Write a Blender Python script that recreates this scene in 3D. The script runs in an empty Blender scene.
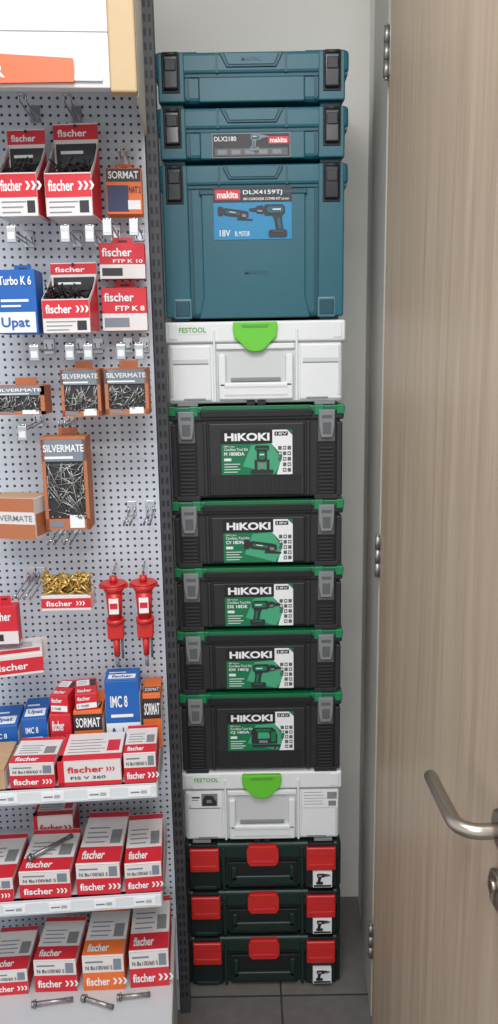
import bpy, bmesh, math, random
from mathutils import Matrix, Vector
random.seed(7)
scene = bpy.context.scene
try:
    scene.view_settings.view_transform = 'Standard'
except Exception:
    pass

# ------------------------------------------------------------ materials
def lin(c):
    c = c / 255.0
    return c / 12.92 if c <= 0.04045 else ((c + 0.055) / 1.055) ** 2.4
def col(rgb): return (lin(rgb[0]), lin(rgb[1]), lin(rgb[2]), 1)
_m = {}
def M(name, rgb, rough=0.5, metal=0.0, var=0.06, scale=40, bump=0.0, spec=0.5):
    if name in _m: return _m[name]
    m = bpy.data.materials.new(name); m.use_nodes = True
    nt = m.node_tree; bs = nt.nodes['Principled BSDF']
    bs.inputs['Roughness'].default_value = rough
    bs.inputs['Metallic'].default_value = metal
    bs.inputs['Specular IOR Level'].default_value = spec
    tc = nt.nodes.new('ShaderNodeTexCoord'); no = nt.nodes.new('ShaderNodeTexNoise')
    no.inputs['Scale'].default_value = scale; no.inputs['Detail'].default_value = 3
    nt.links.new(tc.outputs['Object'], no.inputs['Vector'])
    mx = nt.nodes.new('ShaderNodeMix'); mx.data_type = 'RGBA'
    c = col(rgb)
    mx.inputs['A'].default_value = tuple(x * (1 - var) for x in c[:3]) + (1,)
    mx.inputs['B'].default_value = tuple(min(1, x * (1 + var)) for x in c[:3]) + (1,)
    nt.links.new(no.outputs['Fac'], mx.inputs['Factor'])
    nt.links.new(mx.outputs['Result'], bs.inputs['Base Color'])
    if bump > 0:
        n2 = nt.nodes.new('ShaderNodeTexNoise'); n2.inputs['Scale'].default_value = 900
        nt.links.new(tc.outputs['Object'], n2.inputs['Vector'])
        bp = nt.nodes.new('ShaderNodeBump'); bp.inputs['Strength'].default_value = bump
        bp.inputs['Distance'].default_value = 0.0005
        nt.links.new(n2.outputs['Fac'], bp.inputs['Height'])
        nt.links.new(bp.outputs['Normal'], bs.inputs['Normal'])
    _m[name] = m
    return m

TEAL = M('teal_plastic', (18, 88, 103), .42, bump=.25)
TEALD = M('teal_plastic_dark', (11, 68, 82), .45, bump=.25)
TEALL = M('teal_plastic_light', (84, 128, 140), .35)
BLACKG = M('black_gloss', (22, 26, 32), .18)
BLACK = M('black_plastic', (36, 37, 40), .5, bump=.3)
BLACK2 = M('black_plastic_deep', (19, 20, 22), .55)
GREYL = M('grey_latch', (126, 128, 130), .45)
GREYD = M('grey_latch_dark', (90, 92, 94), .5)
GREEN = M('green_lid', (8, 104, 62), .4)
GREENT = M('green_tab', (20, 126, 78), .4)
LGREEN = M('label_green', (6, 114, 72), .5, var=.02)
MINT = M('label_mint', (66, 162, 120), .5, var=.02)
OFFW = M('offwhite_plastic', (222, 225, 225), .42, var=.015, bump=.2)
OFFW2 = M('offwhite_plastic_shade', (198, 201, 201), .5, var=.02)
GROOVE = M('groove_grey', (130, 133, 133), .6)
LIME = M('lime_latch', (100, 194, 50), .4)
LIMED = M('lime_text', (80, 160, 50), .5)
DGREEN = M('dark_green_plastic', (14, 40, 36), .45, bump=.3)
DGREEN2 = M('dark_green_plastic_deep', (9, 26, 25), .5)
RED = M('red_plastic', (196, 40, 38), .38)
REDC = M('red_print', (203, 36, 50), .45, var=.03)
WHITE = M('white_print', (230, 231, 232), .5, var=.02)
WHITEC = M('white_card', (216, 211, 209), .55, var=.03)
BLUEP = M('blue_print', (20, 92, 172), .45, var=.03)
CYAN = M('cyan_print', (14, 128, 176), .4, var=.03)
ORANGE = M('orange_print', (226, 110, 44), .5, var=.03)
ORSIGN = M('orange_sign', (234, 96, 50), .4, var=.02)
BROWN = M('brown_card', (176, 106, 70), .6, var=.06)
KRAFT = M('kraft_card', (184, 148, 116), .7)
GREYP = M('grey_print', (120, 128, 138), .5)
DARKP = M('dark_print', (42, 40, 46), .5)
NAVY = M('navy_print', (24, 34, 84), .45)
STEEL = M('steel', (190, 192, 196), .28, 1.0)
SATIN = M('satin_steel', (176, 168, 158), .33, 1.0)
HINGE = M('hinge_steel', (156, 154, 150), .42, .9)
ZINC = M('zinc_screw', (150, 150, 148), .35, .9)
GOLD = M('brass_screw', (205, 172, 100), .38, .7)
DSCREW = M('dark_screw', (40, 37, 38), .4, .5)
SHELFM = M('shelf_metal', (194, 197, 200), .45, .1, var=.02)
RAIL = M('price_rail', (214, 217, 220), .3, var=.02)
TAN = M('tan_trim', (184, 157, 118), .5)
CREAM = M('cream_panel', (204, 200, 190), .5, var=.02)
CREAM2 = M('header_white', (204, 203, 202), .45, var=.02)
UPR = M('upright_dark', (58, 60, 65), .5)
WALLM = M('wall_paint', (228, 226, 220), .85, var=.02, scale=6)
TRIMM = M('frame_paint', (182, 179, 172), .55, var=.02)
CEILM = M('ceiling_paint', (228, 228, 226), .9, var=.01)
YELL = M('yellow_sticker', (236, 214, 120), .5)

def wood():
    m = bpy.data.materials.new('door_wood_laminate'); m.use_nodes = True
    nt = m.node_tree; bs = nt.nodes['Principled BSDF']; bs.inputs['Roughness'].default_value = .45
    tc = nt.nodes.new('ShaderNodeTexCoord')
    mp = nt.nodes.new('ShaderNodeMapping'); mp.inputs['Scale'].default_value = (26, 26, .9)
    nt.links.new(tc.outputs['Object'], mp.inputs['Vector'])
    n = nt.nodes.new('ShaderNodeTexNoise'); n.inputs['Scale'].default_value = 1.6; n.inputs['Detail'].default_value = 6
    n.inputs['Distortion'].default_value = .7
    nt.links.new(mp.outputs['Vector'], n.inputs['Vector'])
    mp2 = nt.nodes.new('ShaderNodeMapping'); mp2.inputs['Scale'].default_value = (220, 220, 5)
    nt.links.new(tc.outputs['Object'], mp2.inputs['Vector'])
    n2 = nt.nodes.new('ShaderNodeTexNoise'); n2.inputs['Scale'].default_value = 1.5; n2.inputs['Detail'].default_value = 3
    nt.links.new(mp2.outputs['Vector'], n2.inputs['Vector'])
    ad = nt.nodes.new('ShaderNodeMath'); ad.operation = 'MULTIPLY_ADD'; ad.inputs[1].default_value = .45
    nt.links.new(n2.outputs['Fac'], ad.inputs[0]); nt.links.new(n.outputs['Fac'], ad.inputs[2])
    cr = nt.nodes.new('ShaderNodeValToRGB')
    cr.color_ramp.elements[0].position = .42; cr.color_ramp.elements[0].color = col((158, 137, 117))
    cr.color_ramp.elements[1].position = 1.0; cr.color_ramp.elements[1].color = col((188, 171, 151))
    nt.links.new(ad.outputs[0], cr.inputs['Fac']); nt.links.new(cr.outputs['Color'], bs.inputs['Base Color'])
    return m
WOOD = wood()

def pegmat(pitch=.0155, r=.0029):
    m = bpy.data.materials.new('perforated_panel'); m.use_nodes = True
    nt = m.node_tree; bs = nt.nodes['Principled BSDF']; bs.inputs['Roughness'].default_value = .45
    tc = nt.nodes.new('ShaderNodeTexCoord'); sp = nt.nodes.new('ShaderNodeSeparateXYZ')
    nt.links.new(tc.outputs['Object'], sp.inputs[0])
    def mth(op, a, b=None):
        n = nt.nodes.new('ShaderNodeMath'); n.operation = op
        for i, v in enumerate((a, b)):
            if v is None: continue
            if isinstance(v, (int, float)): n.inputs[i].default_value = v
            else: nt.links.new(v, n.inputs[i])
        return n.outputs[0]
    def cell(o):
        return mth('MULTIPLY', mth('SUBTRACT', mth('FRACT', mth('DIVIDE', mth('ADD', o, 10.0), pitch)), .5), pitch)
    cx, cz = cell(sp.outputs['X']), cell(sp.outputs['Z'])
    d = mth('SQRT', mth('ADD', mth('MULTIPLY', cx, cx), mth('MULTIPLY', cz, cz)))
    k = mth('LESS_THAN', d, r)
    mx = nt.nodes.new('ShaderNodeMix'); mx.data_type = 'RGBA'
    mx.inputs['A'].default_value = col((194, 200, 210)); mx.inputs['B'].default_value = col((50, 52, 62))
    nt.links.new(k, mx.inputs['Factor']); nt.links.new(mx.outputs['Result'], bs.inputs['Base Color'])
    return m
PEG = pegmat()

def tilemat():
    m = bpy.data.materials.new('floor_tiles'); m.use_nodes = True
    nt = m.node_tree; bs = nt.nodes['Principled BSDF']; bs.inputs['Roughness'].default_value = .5
    tc = nt.nodes.new('ShaderNodeTexCoord'); mp = nt.nodes.new('ShaderNodeMapping')
    mp.inputs['Location'].default_value = (-.042 + 4, .035 + 4, 0)
    nt.links.new(tc.outputs['Object'], mp.inputs['Vector'])
    b = nt.nodes.new('ShaderNodeTexBrick'); b.offset = 0; b.squash = 1
    b.inputs['Scale'].default_value = 1; b.inputs['Brick Width'].default_value = .4
    b.inputs['Row Height'].default_value = .4; b.inputs['Mortar Size'].default_value = .0028
    b.inputs['Color1'].default_value = col((106, 103, 100)); b.inputs['Color2'].default_value = col((99, 96, 94))
    b.inputs['Mortar'].default_value = col((52, 50, 49))
    nt.links.new(mp.outputs['Vector'], b.inputs['Vector'])
    n = nt.nodes.new('ShaderNodeTexNoise'); n.inputs['Scale'].default_value = 30; n.inputs['Detail'].default_value = 5
    nt.links.new(tc.outputs['Object'], n.inputs['Vector'])
    mx = nt.nodes.new('ShaderNodeMix'); mx.data_type = 'RGBA'; mx.blend_type = 'OVERLAY'
    mx.inputs['Factor'].default_value = .25
    nt.links.new(b.outputs['Color'], mx.inputs['A']); nt.links.new(n.outputs['Fac'], mx.inputs['B'])
    nt.links.new(mx.outputs['Result'], bs.inputs['Base Color'])
    return m

# ------------------------------------------------------------ mesh builder
_tc = {}
def text_mesh(s, off):
    k = (s, off)
    if k in _tc: return _tc[k]
    cu = bpy.data.curves.new('t', 'FONT'); cu.body = s; cu.size = 1; cu.offset = off; cu.resolution_u = 3
    ob = bpy.data.objects.new('t', cu); scene.collection.objects.link(ob)
    bpy.context.view_layer.update()
    dg = bpy.context.evaluated_depsgraph_get()
    me = bpy.data.meshes.new_from_object(ob.evaluated_get(dg))
    bpy.data.objects.remove(ob); bpy.data.curves.remove(cu)
    _tc[k] = me
    return me

class B:
    def __init__(s): s.bm = bmesh.new(); s.mats = []; s.X = Matrix.Identity(4)
    def mi(s, m):
        if m not in s.mats: s.mats.append(m)
        return s.mats.index(m)
    def add(s, t, m, mat=None):
        i = s.mi(m)
        for f in t.faces: f.material_index = i
        X = s.X @ mat if mat is not None else s.X
        bmesh.ops.transform(t, matrix=X, verts=t.verts)
        me = bpy.data.meshes.new('tmp'); t.to_mesh(me); t.free()
        s.bm.from_mesh(me); bpy.data.meshes.remove(me)
    def box(s, x0, x1, y0, y1, z0, z1, m, bev=0, seg=2):
        t = bmesh.new(); bmesh.ops.create_cube(t, size=1)
        bmesh.ops.transform(t, matrix=Matrix.Translation(((x0+x1)/2, (y0+y1)/2, (z0+z1)/2)) @ Matrix.Diagonal((abs(x1-x0), abs(y1-y0), abs(z1-z0), 1)), verts=t.verts)
        if bev > 0:
            bev = min(bev, .45 * min(abs(x1-x0), abs(y1-y0), abs(z1-z0)))
            bmesh.ops.bevel(t, geom=t.edges[:], offset=bev, segments=seg, profile=.5, affect='EDGES')
        s.add(t, m)
    def prism(s, pts, a0, a1, m, axis='y', bev=0):
        t = bmesh.new()
        def V(p, a):
            return (p[0], a, p[1]) if axis == 'y' else ((a, p[0], p[1]) if axis == 'x' else (p[0], p[1], a))
        v0 = [t.verts.new(V(p, a0)) for p in pts]; v1 = [t.verts.new(V(p, a1)) for p in pts]
        t.faces.new(v0); t.faces.new(v1[::-1]); n = len(pts)
        for i in range(n): t.faces.new((v0[i], v1[i], v1[(i+1) % n], v0[(i+1) % n]))
        bmesh.ops.recalc_face_normals(t, faces=t.faces[:])
        if bev > 0: bmesh.ops.bevel(t, geom=t.edges[:], offset=bev, segments=2, profile=.5, affect='EDGES')
        s.add(t, m)
    def cyl(s, p0, p1, r, m, seg=12, r2=None):
        p0, p1 = Vector(p0), Vector(p1); d = p1 - p0
        t = bmesh.new()
        bmesh.ops.create_cone(t, cap_ends=True, segments=seg, radius1=r, radius2=r if r2 is None else r2, depth=d.length)
        for f in t.faces:
            if len(f.verts) == 4: f.smooth = True
        s.add(t, m, Matrix.Translation((p0+p1)/2) @ d.to_track_quat('Z', 'Y').to_matrix().to_4x4())
    def ball(s, p, r, m, seg=12):
        t = bmesh.new(); bmesh.ops.create_uvsphere(t, u_segments=seg, v_segments=seg//2+2, radius=r)
        for f in t.faces: f.smooth = True
        s.add(t, m, Matrix.Translation(p))
    def tube(s, pts, r, m, seg=10):
        for a, b in zip(pts[:-1], pts[1:]): s.cyl(a, b, r, m, seg)
        for p in pts: s.ball(p, r, m, seg)
    def sweep(s, pts, rads, m, seg=24):
        # smooth round bar along a path lying in a horizontal plane
        t = bmesh.new(); P = [Vector(p) for p in pts]; rings = []
        for i, p in enumerate(P):
            d = (P[min(i+1, len(P)-1)] - P[max(i-1, 0)]).normalized()
            u = Vector((0, 0, 1)); v = d.cross(u).normalized(); u = v.cross(d).normalized()
            rings.append([t.verts.new(p + rads[i]*(math.cos(2*math.pi*k/seg)*v + math.sin(2*math.pi*k/seg)*u)) for k in range(seg)])
        for a, b2 in zip(rings[:-1], rings[1:]):
            for k in range(seg):
                f = t.faces.new((a[k], a[(k+1) % seg], b2[(k+1) % seg], b2[k])); f.smooth = True
        t.faces.new(rings[0][::-1]); t.faces.new(rings[-1])
        bmesh.ops.recalc_face_normals(t, faces=t.faces[:])
        s.add(t, m)
    def text(s, st, x0, x1, z0, z1, m, y=-.001, off=.01, top=None):
        me = text_mesh(st, off); t = bmesh.new(); t.from_mesh(me)
        if not t.verts: t.free(); return
        xs = [v.co.x for v in t.verts]; ys = [v.co.y for v in t.verts]
        sx = (x1-x0)/(max(xs)-min(xs)); sy = (z1-z0)/(max(ys)-min(ys)); mx, my = min(xs), min(ys)
        for v in t.verts:
            a, b = x0 + (v.co.x-mx)*sx, z0 + (v.co.y-my)*sy
            v.co = (a, y, b) if top is None else (a, b, top)
        s.add(t, m)
    def plate(s, x0, x1, z0, z1, m, y=0, t=.0005): s.box(x0, x1, y-t, y, z0, z1, m)
    def tplate(s, x0, x1, y0, y1, z, m, t=.0005): s.box(x0, x1, y0, y1, z, z+t, m)
    def finish(s, name, loc=(0, 0, 0), rz=0, parent=None, rot=None):
        me = bpy.data.meshes.new(name); s.bm.to_mesh(me); s.bm.free()
        for m in s.mats: me.materials.append(m)
        ob = bpy.data.objects.new(name, me); scene.collection.objects.link(ob)
        ob.location = loc; ob.rotation_euler = rot if rot else (0, 0, rz)
        if parent: ob.parent = parent
        return ob

# ------------------------------------------------------------ room
b = B(); b.box(-2.2, 1.6, -3.4, .345, -.05, 0, tilemat()); b.finish('floor')
b = B(); b.box(-2.2, .2925, .325, .345, 0, 2.85, WALLM); b.finish('wall_back')
b = B(); b.prism([(.2925, .345), (.2925, .325), (.270, -.10), (.34, -.10), (.34, .345)], 0, 2.85, WALLM, 'z'); b.finish('wall_right')
b = B(); b.box(-2.2, 1.6, -3.4, .345, 2.85, 2.9, CEILM); b.finish('ceiling')
b = B()
b.prism([(.2655, -.10), (.2640, -.124), (.36, -.124), (.36, -.10)], 0, 2.5, TRIMM, 'z')
b.prism([(.2845, .16), (.2690, -.10), (.262, -.10), (.277, .16)], 0, 2.5, TRIMM, 'z')
b.finish('trim_1')

# ------------------------------------------------------------ door
ang = math.atan2(-.706, .032)
de = bpy.data.objects.new('door_1', None); scene.collection.objects.link(de)
de.location = (.259, -.127, 0); de.rotation_euler = (0, 0, ang)
b = B(); b.box(.004, .80, 0, .042, .008, 2.45, WOOD, .0015)
b.finish('leaf', parent=de)
b = B()
for z in (.235, 1.19, 2.175):
    for k in range(3):
        b.cyl((-.004, -.004, z-.044+.030*k), (-.004, -.004, z-.044+.030*k+.0288), .0058, HINGE, 16)
    b.cyl((-.004, -.004, z+.045), (-.004, -.004, z+.049), .0046, HINGE, 12, .002)
    b.cyl((-.004, -.004, z-.049), (-.004, -.004, z-.045), .002, HINGE, 12, .0046)
    b.box(-.004, .012, -.0012, .0, z-.044, z+.044, HINGE, .0005)
    b.box(-.022, -.004, -.003, -.0016, z-.044, z+.044, HINGE, .0005)
b.finish('hinges', parent=de)
b = B()
hx, hz = .725, 1.030
b.cyl((hx, 0, hz), (hx, -.008, hz), .026, SATIN, 32); b.cyl((hx, -.008, hz), (hx, -.010, hz), .025, SATIN, 32, .022)
pts = [(hx, -.008, hz), (hx, -.020, hz), (hx, -.030, hz)]
for i in range(1, 13):
    a = math.pi/2 * i/12; pts.append((hx - .028*(1-math.cos(a)), -.030-.028*math.sin(a), hz))
pts += [(hx-.06, -.058, hz), (hx-.09, -.0578, hz), (hx-.124, -.0575, hz+.001), (hx-.129, -.0575, hz+.001), (hx-.132, -.0575, hz+.001), (hx-.1335, -.0575, hz+.001)]
rads = [.0098]*(len(pts)-3) + [.009, .007, .0035]
b.sweep(pts, rads, SATIN, 28)
b.cyl((hx, 0, .946), (hx, -.008, .946), .026, SATIN, 32); b.cyl((hx, -.008, .946), (hx, -.010, .946), .025, SATIN, 32, .022)
b.cyl((hx, -.010, .953), (hx, -.016, .953), .0085, SATIN, 20)
b.box(hx-.004, hx+.004, -.015, -.009, .932, .953, SATIN, .002)
b.box(hx-.0006, hx+.0006, -.0165, -.0155, .948, .958, BLACK2)
b.finish('handle', parent=de)

# ------------------------------------------------------------ tool cases
def feet(b, m, H):
    for x in (-.16, .16):
        b.box(x-.02, x+.02, .012, .05, -.0005, .012, m)
def polys(b, cx, cz, s, y, f, lst):
    for i, (m, l) in enumerate(lst):
        b.prism([(cx+f*s*p[0], cz+s*p[1]) for p in l], y-.0003*i, y+.0006, m)
def rr(x0, x1, z0, z1, c=.06):
    return [(x0+c, z0), (x1-c, z0), (x1, z0+c), (x1, z1-c), (x1-c, z1), (x0+c, z1), (x0, z1-c), (x0, z0+c)]
def drill(b, cx, cz, s, body, acc, y=-.0018, flip=1):
    polys(b, cx, cz, s, y, flip, [
        (body, rr(-.55, .25, .12, .52, .1)), (body, [(.25, .18), (.48, .22), (.48, .46), (.25, .5)]),
        (body, [(.48, .26), (.74, .3), (.74, .38), (.48, .42)]),
        (body, [(-.45, .15), (-.08, .15), (-.16, -.02), (-.22, -.4), (-.5, -.4), (-.44, -.05)]),
        (body, rr(-.62, .05, -.62, -.36, .05)),
        (acc, rr(-.48, .1, .22, .44, .06)), (acc, [(-.36, .05), (-.26, .05), (-.32, -.34), (-.42, -.34)]),
        (GREYL, [(.27, .24), (.44, .27), (.44, .33), (.27, .32)]), (acc, rr(-.5, -.1, -.44, -.40, .01)), (WHITE, rr(-.4, -.1, .32, .36, .01))])
def grinder(b, cx, cz, s, body, acc, y=-.0018):
    polys(b, cx, cz, s, y, 1, [
        (body, [(-.62, .08), (-.5, -.04), (.5, -.16), (.62, -.08), (.6, .12), (.45, .18), (-.5, .32), (-.62, .26)]),
        (body, [(.1, -.12), (.8, -.2), (.8, -.28), (.05, -.24)]), (body, rr(-.85, -.58, -.04, .38, .06)),
        (acc, [(-.45, .08), (.2, -.02), (.2, .1), (-.45, .2)]), (GREYL, [(.3, -.1), (.5, -.12), (.5, .0), (.3, .04)]),
        (WHITE, [(-.3, .13), (0, .09), (0, .12), (-.3, .16)])])
def router(b, cx, cz, s, body, acc, y=-.0018):
    polys(b, cx, cz, s, y, 1, [
        (body, rr(-.22, .22, -.1, .5, .08)), (body, rr(-.3, .32, .4, .62, .06)), (body, [(-.32, 0), (-.2, 0), (-.2, -.45), (-.32, -.45)]),
        (body, [(.2, 0), (.32, 0), (.32, -.45), (.2, -.45)]), (body, rr(-.5, .5, -.6, -.44, .05)),
        (acc, rr(-.14, .14, .0, .36, .05)), (GREYL, rr(-.08, .08, -.4, -.12, .03)), (WHITE, rr(-.1, .1, .2, .25, .01)), (acc, rr(-.24, .26, .44, .5, .02))])
def jigsaw(b, cx, cz, s, body, acc, y=-.0018):
    polys(b, cx, cz, s, y, 1, [
        (body, rr(-.62, .4, .28, .5, .08)), (body, [(.1, .45), (.45, .4), (.55, .1), (.55, -.3), (.2, -.3), (.2, .1)]),
        (body, rr(-.66, -.36, -.3, .4, .05)), (body, [(-.6, -.08), (.3, -.05), (.3, -.3), (-.6, -.3)]),
        (body, [(-.6, -.36), (.68, -.36), (.68, -.46), (-.6, -.46)]), (body, [(.4, -.4), (.46, -.4), (.46, -.74), (.4, -.68)]),
        (acc, rr(-.45, .25, .34, .44, .03)), (acc, rr(.26, .48, -.2, .3, .04)), (GREYL, rr(-.3, .1, -.24, -.12, .02))])

def teal_case(z, H, kind):
    b = B(); lid = .046
    b.X = Matrix.Diagonal((1.018, 1, 1, 1))
    b.box(-.190, .190, .006, .288, .006, H-lid+.004, TEAL, .010, 3)
    b.box(-.197, .197, 0, .296, H-lid, H-.003, TEAL, .008, 3)
    b.box(-.1945, .1945, .003, .292, H-lid-.004, H-lid+.001, TEALD)
    b.prism([(-.062, H-.006), (.062, H-.006), (.062, H-.012), (.05, H-.034), (-.05, H-.034), (-.062, H-.012)], -.003, .01, TEALD, bev=.0012)
    b.prism([(-.056, H-.008), (.056, H-.008), (.046, H-.030), (-.046, H-.030)], -.0045, .01, TEAL, bev=.0012)
    for s in (-1, 1):
        b.box(s*.07-.002, s*.07+.002, -.002, .01, H-lid+.002, H-.006, TEALD)
        xa, xb = sorted((s*.138, s*.186))
        b.box(xa-.003, xb+.003, -.0015, .02, .006, H-.004, TEAL, .003)
        xa, xb = sorted((s*.144, s*.181))
        lh = min(.078, H-.014)
        b.box(xa, xb, -.003, .01, H-.004-lh, H-.004, BLACK2, .002)
        b.box(xa+.003, xb-.003, -.011, -.002, H-lh+.002, H-.012, BLACKG, .004, 3)
        b.box(xa+.007, xb-.007, -.0135, -.009, H-lh*.55, H-.020, BLACK, .002)
        b.cyl((xa+.004, -.008, H-.010), (xb-.004, -.008, H-.010), .004, BLACK)
        b.box(*sorted((s*.128, s*.131)), .0, .01, .01, H-lid-.006, TEALD)
    if H > .2:
        b.prism([(-.118, .004), (.118, .004), (.108, .05), (.108, H-lid-.008), (-.108, H-lid-.008), (-.108, .05)], .0, .02, TEAL, bev=.002)
        b.box(-.112, .112, -.002, .01, H-lid-.018, H-lid-.008, TEALD, .002)
        for s in (-1, 1):
            xa, xb = sorted((s*.134, s*.172))
            b.box(xa, xb, -.003, .01, .004, .046, TEALL, .003)
            b.box(xa+.003, xb-.003, -.004, .01, .008, .042, TEALD, .002)
        x0, x1, z0, z1 = -.083, .080, .166, .272
        b.box(x0, x1, -.0012, .001, z0, z1, CYAN, .0003)
        b.box(x0, x1, -.0018, 0, z0+.075, z1, DARKP)
        b.box(x0+.004, x0+.056, -.0024, 0, z1-.026, z1-.006, REDC)
        b.text('makita', x0+.008, x0+.052, z1-.023, z1-.009, WHITE, y=-.003, off=.03)
        b.text('DLX4159TJ', x0+.062, x1-.02, z1-.018, z1-.007, WHITE, y=-.0024)
        b.text('18V CORDLESS COMBI KIT Li-ion', x0+.062, x1-.006, z1-.027, z1-.022, WHITE, y=-.0024)
        grinder(b, x0+.046, z0+.050, .044, DARKP, TEAL); drill(b, x1-.046, z0+.040, .058, DARKP, TEAL, flip=-1)
        b.text('18V', x0+.012, x0+.034, z0+.007, z0+.020, WHITE, y=-.0018)
        b.text('BL MOTOR', x0+.044, x0+.075, z0+.007, z0+.017, WHITE, y=-.0018)
        b.text('MAKPAC', -.02, .03, .094, .102, TEALD, y=-.0006)
    else:
        b.box(-.108, .108, .001, .02, .006, H-lid-.004, TEAL, .003)
    if kind == 2:
        x0, x1, z0, z1 = -.083, .078, .008, .056
        b.box(x0, x1, -.0012, .001, z0, z1, GREYL, .0003)
        b.box(x0+.002, x1-.002, -.0018, 0, z0+.002, z1-.002, DARKP)
        b.text('DLX2180', x0+.005, x0+.05, z1-.016, z1-.007, WHITE, y=-.0024)
        b.box(x1-.045, x1-.004, -.0024, 0, z1-.022, z1-.008, REDC)
        b.text('makita', x1-.042, x1-.007, z1-.020, z1-.010, WHITE, y=-.003, off=.03)
        b.box(x0+.006, x1-.006, -.0022, 0, z0+.004, z0+.018, GREYD)
        for k in range(5):
            b.box(x0+.012+.028*k, x0+.030+.028*k, -.0028, 0, z0+.006, z0+.015, GREYL if k % 2 else GREYP)
        drill(b, .012, z0+.030, .028, GREYP, TEAL, y=-.003)
    if kind == 1:
        b.text('MAKPAC', -.02, .02, H-.024, H-.016, TEALD, y=-.0052)
        for s in (-1, 1): b.box(*sorted((s*.11, s*.19)), .02, .06, H-.004, H+.004, TEAL, .002)
        b.box(-.09, .09, .13, .165, H-.006, H+.004, BLACK, .004)
    feet(b, TEALD, H)
    b.finish('tool_case', (0, 0, z))

def white_case(z, H, kind):
    b = B()
    b.box(-.193, .193, .004, .290, .004, H-.043, OFFW, .008, 3)
    b.box(-.198, .198, 0, .296, H-.047, H-.002, OFFW, .005, 3)
    b.box(-.196, .196, .002, .29, H-.049, H-.046, GROOVE)
    for s in (-1, 1):
        b.box(*sorted((s*.098, s*.190)), .0, .02, .010, H-.052, OFFW, .004)
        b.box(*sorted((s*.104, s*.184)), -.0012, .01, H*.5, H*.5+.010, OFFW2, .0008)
        b.box(*sorted((s*.104, s*.184)), -.0005, .01, H*.5-.002, H*.5, GROOVE)
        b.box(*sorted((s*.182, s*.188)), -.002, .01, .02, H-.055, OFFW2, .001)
        b.box(*sorted((s*.112, s*.160)), -.0008, .01, .012, .016, GROOVE)
        b.box(*sorted((s*.088, s*.093)), -.004, .02, .008, H-.02, OFFW, .0015)
        b.box(*sorted((s*.170, s*.19)), -.002, .01, H-.04, H-.006, OFFW, .002)
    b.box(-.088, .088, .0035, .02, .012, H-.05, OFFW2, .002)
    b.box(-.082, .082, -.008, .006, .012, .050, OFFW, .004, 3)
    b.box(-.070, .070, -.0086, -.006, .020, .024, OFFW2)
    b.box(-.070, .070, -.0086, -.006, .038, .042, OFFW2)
    for s in (-1, 1):
        b.box(*sorted((s*.066, s*.082)), -.008, .006, .04, H-.072, OFFW, .003, 3)
    b.box(-.055, .055, -.002, .004, .052, .060, GROOVE, .001)
    b.box(-.086, .086, -.003, .01, H-.062, H-.05, OFFW, .002)
    pts = [(-.047, H-.004), (.047, H-.004), (.049, H-.014), (.046, H-.036)]
    for i in range(9):
        a = -math.radians(20) - math.radians(140)*i/8
        pts.append((.030*math.cos(a), H-.046+.022*math.sin(a)))
    pts += [(-.046, H-.036), (-.049, H-.014)]
    b.prism(pts, -.010, .002, LIME, bev=.0022)
    b.prism([(-.03, H-.010), (.03, H-.010), (.026, H-.016), (-.026, H-.016)], -.0112, -.009, LIMED)
    b.plate(-.169, -.104, H-.028, H-.011, OFFW, y=0, t=.0008)
    b.text('FESTOOL', -.166, -.107, H-.025, H-.014, LIMED, y=-.0014, off=.02)
    for x in (-.012, .012):
        b.box(x-.009, x+.009, -.001, .02, -.0005, .010, BLACK2, .001)
    for s in (-1, 1): b.box(*sorted((s*.13, s*.175)), .0, .02, -.0005, .006, GROOVE)
    if kind == 2:
        b.box(-.176, -.098, -.0022, 0, H-.094, H-.050, WHITE)
        b.box(-.150, -.110, -.0028, 0, H-.090, H-.056, GREYL)
        b.prism([(-.148, H-.088), (-.114, H-.088), (-.112, H-.078), (-.122, H-.062), (-.140, H-.060), (-.147, H-.072)], -.0034, -.0028, DARKP)
        b.prism([(-.138, H-.080), (-.124, H-.080), (-.126, H-.072), (-.136, H-.072)], -.0038, -.0034, GREYL)
        b.box(-.174, -.154, -.0028, 0, H-.068, H-.064, DARKP); b.box(-.174, -.158, -.0028, 0, H-.074, H-.072, GREYP)
        b.box(.100, .188, -.0022, 0, H-.098, H-.050, WHITE)
        for k in range(5): b.box(.104, .150+.004*(k % 3), -.0028, 0, H-.057-.008*k, H-.056-.008*k, GREYP)
        for k in range(12): b.box(.162+.002*k, .1632+.002*k, -.0028, 0, H-.075, H-.056, DARKP)
        b.plate(.165, .184, H-.094, H-.080, GREYP, y=-.0022)
    b.finish('tool_case', (0, 0, z))

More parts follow.
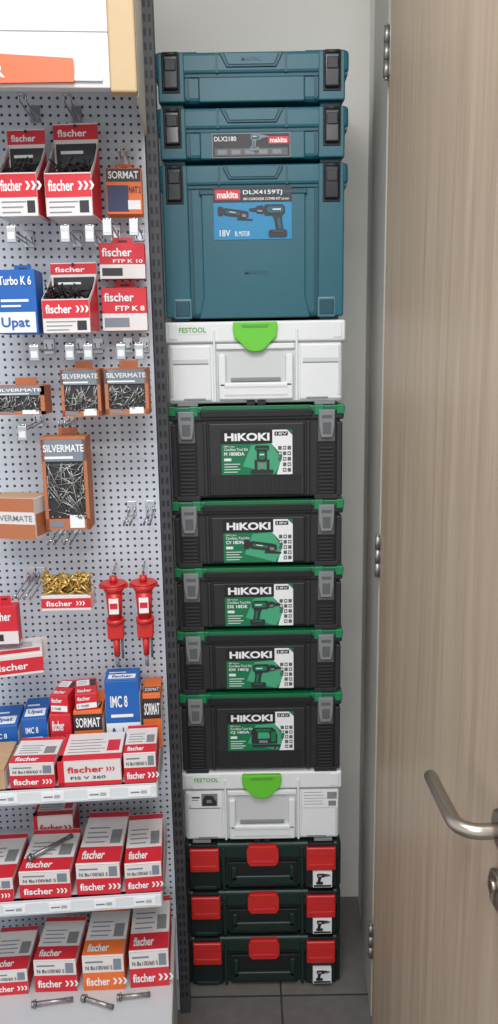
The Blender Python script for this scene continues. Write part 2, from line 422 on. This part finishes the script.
def black_case(z, H, kind, model, lz):
    b = B()
    b.box(-.188, .188, .006, .290, .004, H-.028, BLACK, .006, 2)
    b.box(-.196, .196, 0, .296, H-.034, H-.012, BLACK, .004, 2)
    b.box(-.198, .198, -.002, .298, H-.017, H-.002, GREEN, .003, 2)
    b.box(-.125, .125, -.005, .01, H-.026, H-.010, BLACK2, .002)
    b.box(-.120, .120, -.006, .01, H-.010, H-.001, GREEN, .001)
    for s in (-1, 1):
        b.box(*sorted((s*.130, s*.150)), -.004, .01, H-.024, H-.001, GREENT, .002)
        b.box(*sorted((s*.180, s*.197)), -.004, .01, H-.022, H-.001, GREENT, .002)
        xa, xb = sorted((s*.138, s*.176))
        lh = .062
        b.box(xa, xb, -.002, .01, H-.022-lh, H-.014, GREYD, .002)
        b.prism([(xa+.001, H-.012), (xb-.001, H-.012), (xb-.002, H-.05), (xb-.007, H-.012-lh), (xa+.007, H-.012-lh), (xa+.002, H-.05)], -.009, .0, GREYL, bev=.0015)
        b.box(xa+.008, xb-.008, -.0105, -.008, H-.030, H-.024, GREYD)
        b.box(xa+.010, xb-.010, -.0102, -.008, H-.066, H-.040, GREYD, .0008)
        b.box(xa-.002, xb+.002, .002, .02, .006, H-.084, BLACK2, .001)
        zz = .012
        while zz < H-.094:
            b.box(xa+.002, xb-.002, -.001, .01, zz, zz+.004, BLACK, .0008); zz += .0085
        b.box(*sorted((s*.180, s*.193)), .0, .03, .006, H-.04, BLACK, .003)
        b.box(*sorted((s*.112, s*.120)), -.001, .02, .008, H-.036, BLACK, .002)
        b.box(*sorted((s*.13, s*.185)), -.001, .03, -.0005, .010, BLACK, .001)
    b.box(-.108, .108, .001, .02, .010, H-.040, BLACK, .003)
    x = -.102
    while x < .102:
        b.box(x, x+.0022, -.0005, .01, .012, max(lz, .016), BLACK2); x += .006
    # label
    x0, x1, z0, z1 = -.080, .080, lz, lz+.101
    w, h = x1-x0, z1-z0
    b.box(x0, x1, -.0012, .002, z0, z1, LGREEN)
    b.prism([(x0+.30*w, z0+.02), (x0+.74*w, z0), (x0+.86*w, z0+.3*h), (x0+.70*w, z1-.030), (x0+.42*w, z1-.034)], -.0015, -.0012, MINT)
    b.prism([(x0+.72*w, z1), (x1-.012, z1), (x1, z1-.012), (x1, z0), (x0+.78*w, z0), (x0+.86*w, z0+.42*h), (x0+.70*w, z1-.030)], -.0019, -.0012, WHITE)
    b.prism([(x0-.0005, z1-.030), (x0+.72*w, z1-.030), (x0+.72*w, z1+.0005), (x0-.0005, z1+.0005)], -.0022, -.0012, BLACK2)
    b.text('HiKOKI', x0+.008, x0+.68*w, z1-.024, z1-.006, WHITE, y=-.0028, off=.04)
    b.box(x0+.75*w, x1-.010, -.0024, -.0018, z1-.013, z1-.004, DARKP)
    b.text('18V', x0+.77*w, x1-.012, z1-.011, z1-.006, WHITE, y=-.0028)
    for i in range(3):
        for j in range(5):
            xx, zz = x1-.032+.0105*i, z0+.006+.0125*j
            if xx < x0+.86*w-.001 and j < 2: continue
            b.box(xx, xx+.0078, -.0024, -.0018, zz, zz+.0085, GREYD)
            b.box(xx+.002, xx+.0058, -.0027, -.0018, zz+.0025, zz+.006, WHITE if (i+j) % 2 else LGREEN)
    b.text('18V Li-ion', x0+.006, x0+.03, z1-.038, z1-.034, WHITE, y=-.002)
    b.text('Cordless Tool Kit', x0+.006, x0+.060, z1-.046, z1-.040, WHITE, y=-.002)
    b.text(model, x0+.006, x0+.052, z1-.057, z1-.049, WHITE, y=-.002, off=.03)
    for k in range(4):
        b.box(x0+.006, x0+.036+.006*(k % 2), -.0017, -.0012, z0+.006+.006*k, z0+.0075+.006*k, WHITE)
    b.box(x0+.006, x0+.022, -.0022, -.0012, z0+.032, z0+.038, WHITE)
    cx, cz = x0+.57*w, z0+.34*h
    f = {'r': router, 'g': grinder, 'd': drill, 'j': jigsaw}[model_icon[model]]
    f(b, cx, cz, .052, DARKP, LGREEN, y=-.0028)
    b.finish('tool_case', (0, 0, z))
model_icon = {'M 1808DA': 'r', 'CV 18DMA': 'g', 'DS 18DE': 'd', 'DS 18DJ': 'd', 'CJ 18DA': 'j'}

def darkgreen_case(z, H):
    b = B()
    b.box(-.186, .186, .008, .288, .004, H-.04, DGREEN, .008, 2)
    b.box(-.194, .194, 0, .296, H-.05, H-.004, DGREEN, .008, 3)
    b.box(-.190, .190, .003, .290, H-.053, H-.049, BLACK2)
    b.box(-.198, -.186, .004, .29, .006, H-.01, DGREEN2, .004)
    b.box(.186, .198, .004, .29, .006, H-.01, DGREEN2, .004)
    for s in (-1, 1):
        xa, xb = sorted((s*.110, s*.184))
        b.box(xa-.003, xb+.003, -.0005, .02, .004, H-.06, DGREEN2, .003)
        b.box(xa, xb, -.010, .01, H-.078, H-.014, RED, .004, 3)
        b.box(xa+.006, xb-.006, -.0118, -.008, H-.070, H-.058, RED, .002)
        b.box(xa+.004, xb-.004, -.0108, -.009, H-.032, H-.029, REDC)
        b.box(xa+.004, xb-.004, -.006, .01, H-.012, H-.003, BLACK2, .002)
        b.box(xa+.008, xb-.008, -.003, .01, .004, .014, DGREEN, .002)
        b.box(*sorted((s*.095, s*.103)), -.004, .02, .006, H-.014, DGREEN, .002)
    b.prism([(-.040, H-.018), (-.034, H-.006), (.034, H-.006), (.040, H-.018), (.040, H-.050), (.032, H-.062), (-.032, H-.062), (-.040, H-.050)], -.011, .005, RED, bev=.002)
    b.box(-.028, .028, -.0125, -.009, H-.052, H-.046, REDC, .001)
    b.box(-.088, .088, .0, .02, .008, H-.058, BLACK2, .002)
    b.box(-.080, .080, -.007, .006, .018, .044, DGREEN, .004, 3)
    for s in (-1, 1): b.box(*sorted((s*.066, s*.080)), -.007, .006, .03, H-.066, DGREEN, .003)
    b.text('metabo', -.024, .024, .025, .034, DGREEN2, y=-.0074)
    b.box(.126, .174, -.0135, -.0005, .014, .056, WHITE, .0004)
    drill(b, .150, .040, .026, DARKP, DGREEN, y=-.0145)
    b.box(.128, .172, -.0142, -.013, .016, .021, DGREEN)
    for x in (-.15, .15): b.box(x-.03, x+.03, .01, .06, -.0005, .006, BLACK2)
    b.finish('tool_case', (0, 0, z))

darkgreen_case(.0006, .1482); darkgreen_case(.1492, .1345); darkgreen_case(.2842, .1365)
white_case(.4212, .1925, 2)
black_case(.6142, .2083, 0, 'CJ 18DA', .058)
black_case(.8230, .159, 0, 'DS 18DJ', .012)
black_case(.9825, .1545, 0, 'DS 18DE', .011)
black_case(1.1375, .1575, 0, 'CV 18DMA', .011)
black_case(1.2955, .2145, 0, 'M 1808DA', .058)
white_case(1.5105, .1835, 1)
teal_case(1.6945, .3205, 3)
teal_case(2.0155, .1095, 2)
teal_case(2.1255, .1045, 1)

# ------------------------------------------------------------ shelving unit (local frame)
AL = math.radians(4); OX, OY = -.214, -.085
def W(lx, ly, z=0):
    return (OX + lx*math.cos(AL) - ly*math.sin(AL), OY + lx*math.sin(AL) + ly*math.cos(AL), z)

unit = bpy.data.objects.new('store_shelving', None); scene.collection.objects.link(unit)
unit.location = W(0, 0); unit.rotation_euler = (0, 0, AL)
b = B()
b.box(-1.0, 0, 0, .012, .10, 2.42, PEG)
b.finish('pegboard', parent=unit)
b = B()
b.box(.001, .026, .0, .055, 0, 2.42, UPR, .002)
z = .05
while z < 2.40:
    b.box(.006, .011, -.0006, .001, z, z+.013, BLACK2); b.box(.016, .021, -.0006, .001, z, z+.013, BLACK2); z += .025
b.box(-1.0, .0, .013, .05, 0, 2.42, SHELFM)
def shelf(zt, p, lxr, th=.03):
    b.box(-1.0, lxr, -p, -.001, zt-.004, zt, SHELFM, .001)
    b.box(-1.0, lxr, -p, -p+.012, zt-th, zt, SHELFM, .002)
    b.box(-1.0, lxr-.002, -p-.004, -p, zt-th+.003, zt-.002, RAIL, .001)
    b.box(-1.0, lxr-.002, -p-.006, -p-.003, zt-th+.002, zt-th+.005, SHELFM)
    b.prism([(-p, zt-th), (-p, zt), (-.001, zt), (-.001, zt-.07), (-.05, zt-.07)], lxr-.003, lxr, SHELFM, 'x')
    for lx in (-.05, -.13, -.22, -.31):
        b.box(lx-.022, lx+.022, -p-.0052, -p-.0038, zt-th+.006, zt-.005, WHITE)
        b.box(lx-.018, lx+.0, -p-.0058, -p-.005, zt-.016, zt-.013, GREYP)
        for k in range(6): b.box(lx+.003+.002*k, lx+.0040+.002*k, -p-.0058, -p-.005, zt-.018, zt-.011, GREYP)
shelf(.785, .24, -.014); shelf(.545, .25, -.014)
b.box(-1.0, -.002, -.37, -.001, .245, .28, SHELFM, .003)
b.box(-1.0, -.006, -.35, -.33, .0, .245, SHELFM, .002)
b.box(-.03, -.006, -.35, -.001, .0, .245, SHELFM, .002)
b.finish('frame_and_shelves', parent=unit)

# header sign panel
b = B()
b.box(-1.0, -.040, -.245, -.225, 2.052, 2.60, CREAM2, .002)
b.box(-1.0, -.040, -.2455, -.24, 2.135, 2.1365, GREYL)
b.box(-.040, .004, -.246, -.222, 2.046, 2.60, TAN, .003)
b.box(.0, .0045, -.225, -.001, 2.046, 2.60, CREAM, .001)
b.prism([(-.40, 2.052), (-.098, 2.059), (-.098, 2.094), (-.40, 2.108)], -.252, -.246, ORSIGN)
b.box(-.098, -.052, -.250, -.245, 2.061, 2.069, RAIL, .001)
b.text('BOR', -.282, -.208, 2.064, 2.084, WHITE, y=-.2526, off=.01)
b.finish('header_sign', parent=unit)

# pegboard hooks
b = B()
def hook(lx, z, L=.15, tag=True):
    for dx in (-.006, .006):
        b.tube([(lx+dx, -.0025, z+.012), (lx+dx, -.006, z), (lx+dx, -L, z-.002), (lx+dx, -L-.004, z+.008)], .0018, STEEL, 8)
    b.box(lx-.010, lx+.010, -.003, -.0005, z-.008, z+.024, STEEL, .0008)
    b.cyl((lx-.006, -L-.004, z+.008), (lx+.006, -L-.004, z+.008), .0018, STEEL, 8)
    if tag:
        b.box(lx-.0085, lx+.0085, -L-.009, -L-.006, z-.022, z+.006, STEEL, .0012)
        b.box(lx-.006, lx+.006, -L-.0098, -L-.009, z-.016, z-.004, RAIL)
for lx in (-.238, -.142, -.098, -.066, -.018): hook(lx, 1.845 if lx < -.09 else 1.856)
for lx in (-.212, -.147, -.113, -.052, -.018): hook(lx, 1.635)
for lx in (-.245,): hook(lx, 1.487)
hook(-.176, 1.490, .12, False)
for lx in (-.212, -.180): hook(lx, 1.255, .13, False)
for lx in (-.060, -.020): hook(lx, 1.290, .13, False)
for lx in (-.285, -.262): hook(lx, 1.150, .15, False)
for lx in (-.21, -.13): hook(lx, 2.075, .11, False)
hook(-.038, 1.995, .08, False)
b.finish('pegboard_hooks', parent=unit)

# ------------------------------------------------------------ packs
def screws(b, x0, x1, y0, y1, z0, z1, n, m, L=.03, r=.0016, up=.5):
    for i in range(n):
        c = Vector((random.uniform(x0, x1), random.uniform(y0, y1), random.uniform(z0, z1)))
        d = Vector((random.uniform(-1, 1), random.uniform(-.25, .25), random.uniform(-1, 1)+up)).normalized()*L/2
        for ax, lo, hi in ((0, x0, x1), (1, y0, y1), (2, z0, z1)):
            lim = .45*(hi-lo)
            if abs(d[ax]) > lim: d[ax] = math.copysign(lim, d[ax])
            c[ax] = min(max(c[ax], lo+abs(d[ax])), hi-abs(d[ax]))
        if d.length < .001: continue
        b.cyl(c-d, c+d, r, m, 6, r*.6); b.cyl(c-d, c-d*.9, r*2, m, 8)
def arrows(b, x, z, h, m, y):
    for k in range(3):
        o = x+k*h*.7
        b.prism([(o, z), (o+h*.3, z), (o+h*.6, z+h/2), (o+h*.3, z+h), (o, z+h), (o+h*.3, z+h/2)], y-.0004, y, m)
def place(b, name, lx, p, z, yaw=0):
    b.finish(name, W(lx, -p, z), AL+math.radians(yaw))

def display_box(name, x0, x1, p, z0, z1, d, body, band, txt, tcol, cont, yaw=0, hf=.055):
    w, h = x1-x0, z1-z0; b = B(); a = w/2; t = .001
    b.box(-a, a, d-t, d, 0, h, body)
    b.box(-a, a, d-t-.0006, d-t, h*.84, h*.985, band)
    b.text(txt, -a*.8, a*.5, h*.87, h*.94, tcol, y=d-t-.0008, off=.02)
    b.cyl((0, d-.004, h*.972), (0, d-t-.0007, h*.972), .003, DARKP, 12)
    b.box(-a, a, 0, t, 0, hf, body)
    b.box(-a, a, 0, d, 0, t, body)
    zs = hf + (h*.80-hf)*.45
    for s in (-1, 1):
        xx = sorted((s*a, s*(a-t)))
        b.prism([(0, 0), (0, hf), (d*.5, zs), (d, h*.84), (d, 0)], xx[0], xx[1], body, 'x')
        b.prism([(.002, .004), (.002, hf*.85), (d*.5, zs*.92), (d*.97, h*.76), (d*.97, .004)], xx[0]-(.0004 if s < 0 else 0), xx[1]+(.0004 if s > 0 else 0), band, 'x')
    b.plate(-a+.001, a-.001, hf*.44, hf*.97, band)
    b.text(txt, -a*.85, a*.25, hf*.58, hf*.84, tcol, y=-.0008, off=.02)
    arrows(b, a*.42, hf*.60, hf*.2, tcol, -.0006)
    for k in range(3): b.plate(-a*.85, a*(.1+.15*k), hf*(.08+.12*k), hf*(.11+.12*k), GREYP)
    b.plate(a*.45, a*.85, hf*.08, hf*.36, DARKP)
    screws(b, -a+.004, a-.004, .010, d-.006, hf*.5, hf+.030, 64, cont, .032, .002)
    b.plate(-a*.9, a*.9, hf+.01, h*.80, DARKP, y=d-t)
    b.plate(-a*.7, a*.3, h*.70, h*.73, WHITE, y=d-t-.0006)
    b.box(-a+t+.0002, a-t-.0002, .004, d-.003, hf*.4, hf*.8, DSCREW)
    place(b, name, (x0+x1)/2, p, z0, yaw)

def flat_pack(name, x0, x1, p, z0, z1, d, body, bands, txts, yaw=0):
    w, h = x1-x0, z1-z0; b = B()
    b.box(-w/2, w/2, 0, d, 0, h, body, .0008, 1)
    for i, (u0, u1, v0, v1, m) in enumerate(bands):
        b.plate(-w/2+w*u0, -w/2+w*u1, h*v0, h*v1, m, y=-.0004*i)
    n = len(bands)
    for (s, u0, u1, v0, v1, m) in txts:
        b.text(s, -w/2+w*u0, -w/2+w*u1, h*v0, h*v1, m, y=-.0004*n-.0006, off=.02)
    b.box(-w*.22, w*.22, d-.001, d, h, h+.014, body)
    b.box(-w*.1, w*.1, d-.0015, d, h+.005, h+.009, DARKP)
    place(b, name, (x0+x1)/2, p, z0, yaw)

def window_box(name, x0, x1, p, z0, z1, d, cont, yaw=0, L=.035, head=.30, n=42):
    w, h = x1-x0, z1-z0; b = B(); a = w/2
    b.box(-a, a, .004, d, 0, h, BROWN, .0008, 1)
    b.box(-a, a, 0, .004, h*(1-head), h, GREYP); b.box(-a, a, 0, .004, 0, h*.12, BROWN)
    b.plate(-a, a, h*.97, h, BROWN)
    for s in (-1, 1): b.box(*sorted((s*a, s*a*.84)), 0, .004, 0, h, BROWN)
    b.box(-a*.86, a*.86, .003, .0042, h*.07, h*(1-head), DARKP)
    b.text('SILVERMATE', -a*.9, a*.9, h*(1-head*.62), h*(1-head*.32), WHITE, y=-.0006, off=.02)
    b.plate(-a*.86, a*.4, h*(1-head*.9), h*(1-head*.80), WHITE)
    screws(b, -a*.82, a*.82, -.001, .003, h*.13, h*(.98-head), n, cont, L, .0014, .8)
    b.plate(a*.1, a*.75, h*.02, h*.16, WHITE, y=-.0005); b.plate(-a*.8, -a*.2, h*.03, h*.09, GREYP)
    b.box(-w*.22, w*.22, d-.001, d, h, h+.014, BROWN)
    place(b, name, (x0+x1)/2, p, z0, yaw)

# row 1
display_box('screw_box', -.262, -.190, .135, 1.872, 2.040, .075, WHITEC, REDC, 'fischer', WHITE, DSCREW, -6, .075)
display_box('screw_box', -.178, -.092, .135, 1.872, 2.052, .080, WHITEC, REDC, 'fischer', WHITE, DSCREW, -6, .075)
flat_pack('anchor_pack', -.074, -.006, .065, 1.888, 1.972, .035, ORANGE, [(.02, .98, .70, .98, DARKP), (.03, .62, .06, .62, NAVY), (.6, .95, .1, .3, WHITE)],
          [('SORMAT', .08, .92, .76, .92, WHITE), ('NAT 2', .64, .97, .46, .60, DARKP)])
# row 2
flat_pack('anchor_box', -.280, -.206, .13, 1.664, 1.780, .055, BLUEP, [(.0, .95, .02, .34, WHITE), (.1, .8, .5, .54, WHITE), (.1, .6, .42, .45, WHITE)],
          [('Upat', .08, .8, .06, .26, BLUEP), ('Turbo K 6', .08, .9, .76, .90, WHITE)], -4)
display_box('screw_box', -.198, -.108, .135, 1.664, 1.800, .075, WHITEC, REDC, 'fischer', WHITE, DSCREW, -6, .062)
flat_pack('anchor_pack', -.094, -.006, .062, 1.769, 1.836, .030, REDC, [(.0, 1, .0, .40, WHITEC), (.05, .5, .08, .3, DARKP)],
          [('fischer', .06, .72, .62, .86, WHITE), ('FTP K 10', .30, .95, .44, .54, WHITE)])
flat_pack('anchor_pack', -.094, -.006, .062, 1.670, 1.752, .030, REDC, [(.0, 1, .0, .40, WHITEC), (.05, .6, .08, .3, GREYP)],
          [('fischer', .06, .72, .68, .88, WHITE), ('FTP K 8', .30, .95, .46, .58, WHITE)])
# row 3
window_box('screw_box', -.302, -.205, .125, 1.512, 1.568, .055, ZINC, -4, .02, .34, 34)
window_box('screw_box', -.174, -.098, .125, 1.506, 1.598, .05, ZINC, -3, .03, .34, 34)
window_box('screw_box', -.090, -.006, .125, 1.508, 1.598, .05, ZINC, -2, .03, .34, 34)
# row 4
window_box('screw_box', -.220, -.132, .125, 1.282, 1.468, .05, ZINC, -3, .07, .26, 44)
b = B(); b.box(-.05, .05, 0, .07, 0, .082, WHITEC, .001, 1); b.plate(-.05, .05, .0, .03, BROWN); b.plate(-.05, .05, .055, .082, BROWN)
b.text('SILVERMATE', -.045, .045, .036, .048, GREYP, y=-.0008)
b.tplate(-.048, .048, .004, .066, .082, KRAFT)
b.box(.0498, .0505, .005, .065, .005, .05, BROWN)
place(b, 'screw_box', -.285, .13, 1.268, -16)
# row 5
b = B(); a = .050
b.box(-a, a, 0, .05, 0, .032, WHITEC, .0008, 1); b.plate(-a, a, .006, .026, REDC); b.text('fischer', -.04, .012, .010, .021, WHITE, y=-.001, off=.02)
arrows(b, .02, .011, .009, WHITE, -.0005)
screws(b, -a+.002, a-.002, .004, .046, .030, .068, 110, GOLD, .026, .003, 0)
place(b, 'dowel_box', -.188, .14, 1.118, -3)
flat_pack('anchor_pack', -.352, -.292, .120, 1.045, 1.125, .03, REDC, [(.0, 1, .0, .34, WHITEC), (.05, .5, .08, .26, DARKP)],
          [('fischer', .06, .8, .62, .86, WHITE)])
b = B(); b.box(-.05, .05, 0, .08, 0, .045, WHITEC, .001, 1); b.plate(-.05, .05, .006, .036, REDC); b.text('fischer', -.044, .02, .013, .028, WHITE, y=-.001, off=.02)
b.tplate(-.045, .045, .01, .03, .045, REDC)
for k in range(4): b.tplate(-.04, .03, .04+.008*k, .043+.008*k, .045, GREYP)
b.box(-.06, .06, .078, .08, -.0, .05, WHITEC)
b.finish('screw_box', W(-.292, -.145, .985), AL+math.radians(12))

# red pump tools, each on its own short hook
def pump(lx):
    b = B()
    b.cyl((0, 0, .150), (0, 0, .168), .017, RED, 24, .027); b.cyl((0, 0, .168), (0, 0, .173), .027, RED, 24)
    b.box(-.030, .030, -.007, .007, .160, .172, RED, .004, 3)
    b.cyl((0, 0, .172), (0, 0, .186), .008, RED, 16)
    b.tube([(0, .074, .196), (0, .02, .194), (0, .0, .192), (0, -.006, .198)], .0018, STEEL, 8)
    b.cyl((0, 0, .092), (0, 0, .152), .014, RED, 24, .018)
    b.box(-.010, .010, -.0175, -.011, .108, .142, WHITE, .001); b.box(-.008, .008, -.0182, -.017, .120, .132, REDC)
    b.cyl((0, 0, .084), (0, 0, .094), .019, RED, 24)
    b.box(-.017, .017, -.012, .012, .050, .086, RED, .004, 3)
    b.cyl((0, 0, .010), (0, 0, .052), .0060, RED, 16, .008)
    b.cyl((0, 0, -.014), (0, 0, .012), .0038, GREYP, 12)
    b.cyl((.012, 0, .004), (.012, 0, .052), .0026, GREYD, 10)
    b.finish('dust_pump', W(lx, -.085, .985), AL)
pump(-.098); pump(-.036)

# cartons on shelves
def carton(name, x0, x1, p, z0, h, d, style, yaw=0, txt='fischer'):
    w = x1-x0; a = w/2; b = B()
    body = {'w': WHITEC, 'r': REDC, 'b': BLUEP, 'o': ORANGE, 'k': KRAFT}[style[0]]
    b.box(-a, a, 0, d, 0, h, body, .0008, 1)
    b.box(-a*.98, a*.98, -.0002, .001, h*.97, h*.975, GREYP)
    if style in ('w', 'wo'):
        rc = ORANGE if style == 'wo' else REDC
        b.plate(-a, a, 0, h*.52, rc); b.text(txt, -a*.85, a*.30, h*.14, h*.38, WHITE, y=-.001, off=.025)
        arrows(b, a*.45, h*.16, h*.18, WHITE, -.0005)
        b.text('N 8x100/60 S', -a*.85, a*.45, h*.60, h*.72, DARKP, y=-.001); b.plate(-a*.85, a*.0, h*.80, h*.85, GREYP); b.plate(a*.5, a*.88, h*.58, h*.90, GREYP)
        b.tplate(-a, a, d*.02, d*.30, h, rc)
        b.text(txt, -a*.8, a*.25, d*.08, d*.23, WHITE, top=h+.0008, off=.025)
        for k in range(4): b.tplate(-a*.8, a*(.1+.12*(k % 2)), d*(.38+.09*k), d*(.40+.09*k), h, GREYP)
        b.tplate(a*.35, a*.85, d*.36, d*.62, h, GREYL); b.tplate(-a, a, d*.88, d*.98, h, rc)
    elif style == 'wr':
        b.plate(-a, a, h*.0, h*.16, REDC); b.text(txt, -a*.7, a*.45, h*.52, h*.76, REDC, y=-.001, off=.025)
        arrows(b, a*.52, h*.54, h*.16, REDC, -.0003); b.plate(-a, -a*.8, 0, h, REDC)
        b.text('FIS V 360', -a*.6, a*.5, h*.26, h*.38, DARKP, y=-.001)
        b.tplate(-a, a, d*.0, d*.2, h, REDC); b.tplate(-a, -a*.86, 0, d, h, REDC)
        for k in range(5): b.tplate(-a*.75, a*(.3+.12*(k % 2)), d*(.28+.11*k), d*(.30+.11*k), h, GREYP)
        b.tplate(a*.5, a*.9, d*.3, d*.7, h, REDC)
    elif style[0] == 'r':
        b.plate(-a*.9, a*.9, h*.10, h*.42, WHITE); b.text(txt, -a*.8, a*.35, h*.60, h*.85, WHITE, y=-.001, off=.025)
        b.text('S 10x80', -a*.8, a*.2, h*.18, h*.34, DARKP, y=-.001)
        b.tplate(-a*.85, a*.3, d*.55, d*.9, h, WHITE); b.text(txt, -a*.8, a*.5, d*.1, d*.3, WHITE, top=h+.0008, off=.025)
        for k in range(3): b.tplate(-a*.75, a*.1, d*(.6+.09*k), d*(.62+.09*k), h+.0005, GREYP)
        b.tplate(a*.4, a*.9, d*.5, d*.9, h, DARKP)
    elif style[0] == 'b':
        b.plate(-a, a, h*.05, h*.4, WHITE); b.text(txt, -a*.7, a*.6, h*.10, h*.34, BLUEP, y=-.001, off=.03)
        b.text('IMC 8', -a*.7, a*.3, h*.62, h*.78, WHITE, y=-.001, off=.02); b.plate(-a*.7, a*.6, h*.48, h*.52, WHITE)
        b.tplate(-a*.8, a*.8, d*.1, d*.45, h, WHITE); b.text(txt, -a*.6, a*.6, d*.16, d*.38, BLUEP, top=h+.0009, off=.03)
        b.tplate(-a*.8, a*.2, d*.6, d*.66, h, WHITE)
    elif style[0] == 'o':
        b.plate(-a, a, h*.55, h*.92, DARKP); b.text('SORMAT', -a*.85, a*.85, h*.62, h*.84, WHITE, y=-.001, off=.02)
        b.text('S-UF 10', -a*.85, a*.3, h*.22, h*.40, DARKP, y=-.001)
        b.tplate(-a*.9, a*.9, d*.1, d*.4, h, DARKP); b.text('SORMAT', -a*.8, a*.8, d*.15, d*.34, WHITE, top=h+.0009)
    elif style[0] == 'k':
        b.plate(-a*.8, a*.5, h*.3, h*.6, WHITE); b.tplate(-a, a, d*.45, d*.55, h, TAN)
    for s in (-1, 1):
        b.box(*sorted((s*a, s*(a+.0004))), d*.03, d*.97, h*.05, h*.80, (ORANGE if style == 'wo' else REDC) if style[0] in 'wr' else WHITE)
    return b.finish(name, W((x0+x1)/2, -p, z0), AL+math.radians(yaw))
e = .0006
S1 = .785+e
carton('anchor_box', -.400, -.312, .235, S1, .045, .11, 'k')
carton('anchor_box', -.303, -.216, .234, S1, .053, .105, 'w', -2)
carton('anchor_box', -.209, -.085, .236, S1, .055, .110, 'wr', 0)
carton('anchor_box', -.079, -.016, .236, S1, .064, .118, 'w', 0)
carton('anchor_box', -.375, -.312, .115, S1, .075, .10, 'b', 4, 'Upat')
carton('anchor_box', -.302, -.250, .115, S1, .090, .10, 'b', 4, 'Upat')
carton('anchor_box', -.244, -.200, .112, S1, .095, .10, 'r', 0)
carton('anchor_box', -.194, -.134, .112, S1, .100, .10, 'o', 0)
carton('anchor_box', -.126, -.054, .108, S1, .165, .06, 'b', 0, 'fischer')
carton('anchor_box', -.048, -.010, .100, S1, .125, .09, 'o', 0)
carton('anchor_box', -.242, -.203, .110, S1+.0960, .040, .08, 'r', -10)
carton('anchor_box', -.188, -.142, .110, S1+.1012, .036, .08, 'r', 8)
S2 = .545+e
carton('anchor_box', -.400, -.312, .246, S2, .050, .15, 'w')
carton('anchor_box', -.300, -.198, .244, S2, .060, .140, 'w', -2)
carton('anchor_box', -.186, -.098, .244, S2, .070, .180, 'w', -2)
carton('anchor_box', -.088, -.014, .246, S2, .066, .170, 'w', 1)
carton('anchor_box', -.30, -.215, .090, S2, .085, .08, 'wr', 0)
S3 = .28+e
carton('anchor_box', -.298, -.208, .200, S3, .078, .13, 'w', -3)
carton('anchor_box', -.194, -.106, .205, S3, .085, .15, 'wo', -2)
carton('anchor_box', -.094, -.010, .205, S3, .090, .17, 'w', 0)
carton('anchor_box', -.395, -.312, .200, S3, .060, .13, 'w', 0)

def bolt(lx, p, z, L, yaw, r=.0045):
    b = B(); c = r*1.9
    b.cyl((-L/2, 0, c), (L/2, 0, c), r, ZINC, 14); b.cyl((-L/2, 0, c), (-L/2+.006, 0, c), r*1.55, ZINC, 6)
    b.cyl((-L/2+.007, 0, c), (-L/2+.009, 0, c), r*1.9, ZINC, 20)
    for k in range(10): b.cyl((-L/2+.012+.0025*k, 0, c), (-L/2+.0132+.0025*k, 0, c), r*1.12, STEEL, 12)
    b.cyl((L/2-.02, 0, c), (L/2, 0, c), r*.95, GREYD, 14, r*1.12)
    b.finish('anchor_bolt', W(lx, -p, z), AL+math.radians(yaw))
bolt(-.247, .180, S2+.0615, .105, 42)
bolt(-.255, .235, S3, .085, 4)
bolt(-.160, .245, S3, .075, -24)
bolt(-.085, .235, S3, .07, 2)

# ------------------------------------------------------------ lights
def luminaire(x, y, sx, sy, power):
    b = B(); b.box(-sx/2, sx/2, -sy/2, sy/2, -.02, 0, M('luminaire_white', (240, 240, 240), .4), .003)
    b.finish('ceiling_light', (x, y, 2.85))
    L = bpy.data.lights.new('panel', 'AREA'); L.shape = 'RECTANGLE'; L.size = sx*.95; L.size_y = sy*.95
    L.energy = power; L.color = (.99, .995, 1)
    o = bpy.data.objects.new('panel_lamp', L); scene.collection.objects.link(o); o.location = (x, y, 2.825)
luminaire(-.15, -1.3, 1.2, .6, 30)
luminaire(-.15, -2.7, 1.2, .6, 40)
w = bpy.data.worlds.new('World'); scene.world = w; w.use_nodes = True
w.node_tree.nodes['Background'].inputs[0].default_value = (.97, .985, 1, 1)
w.node_tree.nodes['Background'].inputs[1].default_value = 1.0

# ------------------------------------------------------------ camera
cam = bpy.data.cameras.new('camera'); cam.sensor_fit = 'VERTICAL'; cam.sensor_height = 24; cam.lens = 24*750/1024
cam.clip_start = .02
co = bpy.data.objects.new('camera', cam); scene.collection.objects.link(co)
co.matrix_world = Matrix.Translation((-.02, -1.685, 1.607)) @ Matrix.Rotation(math.radians(90-11.4), 4, 'X') @ Matrix.Rotation(-.0168, 4, 'Z')
scene.camera = co
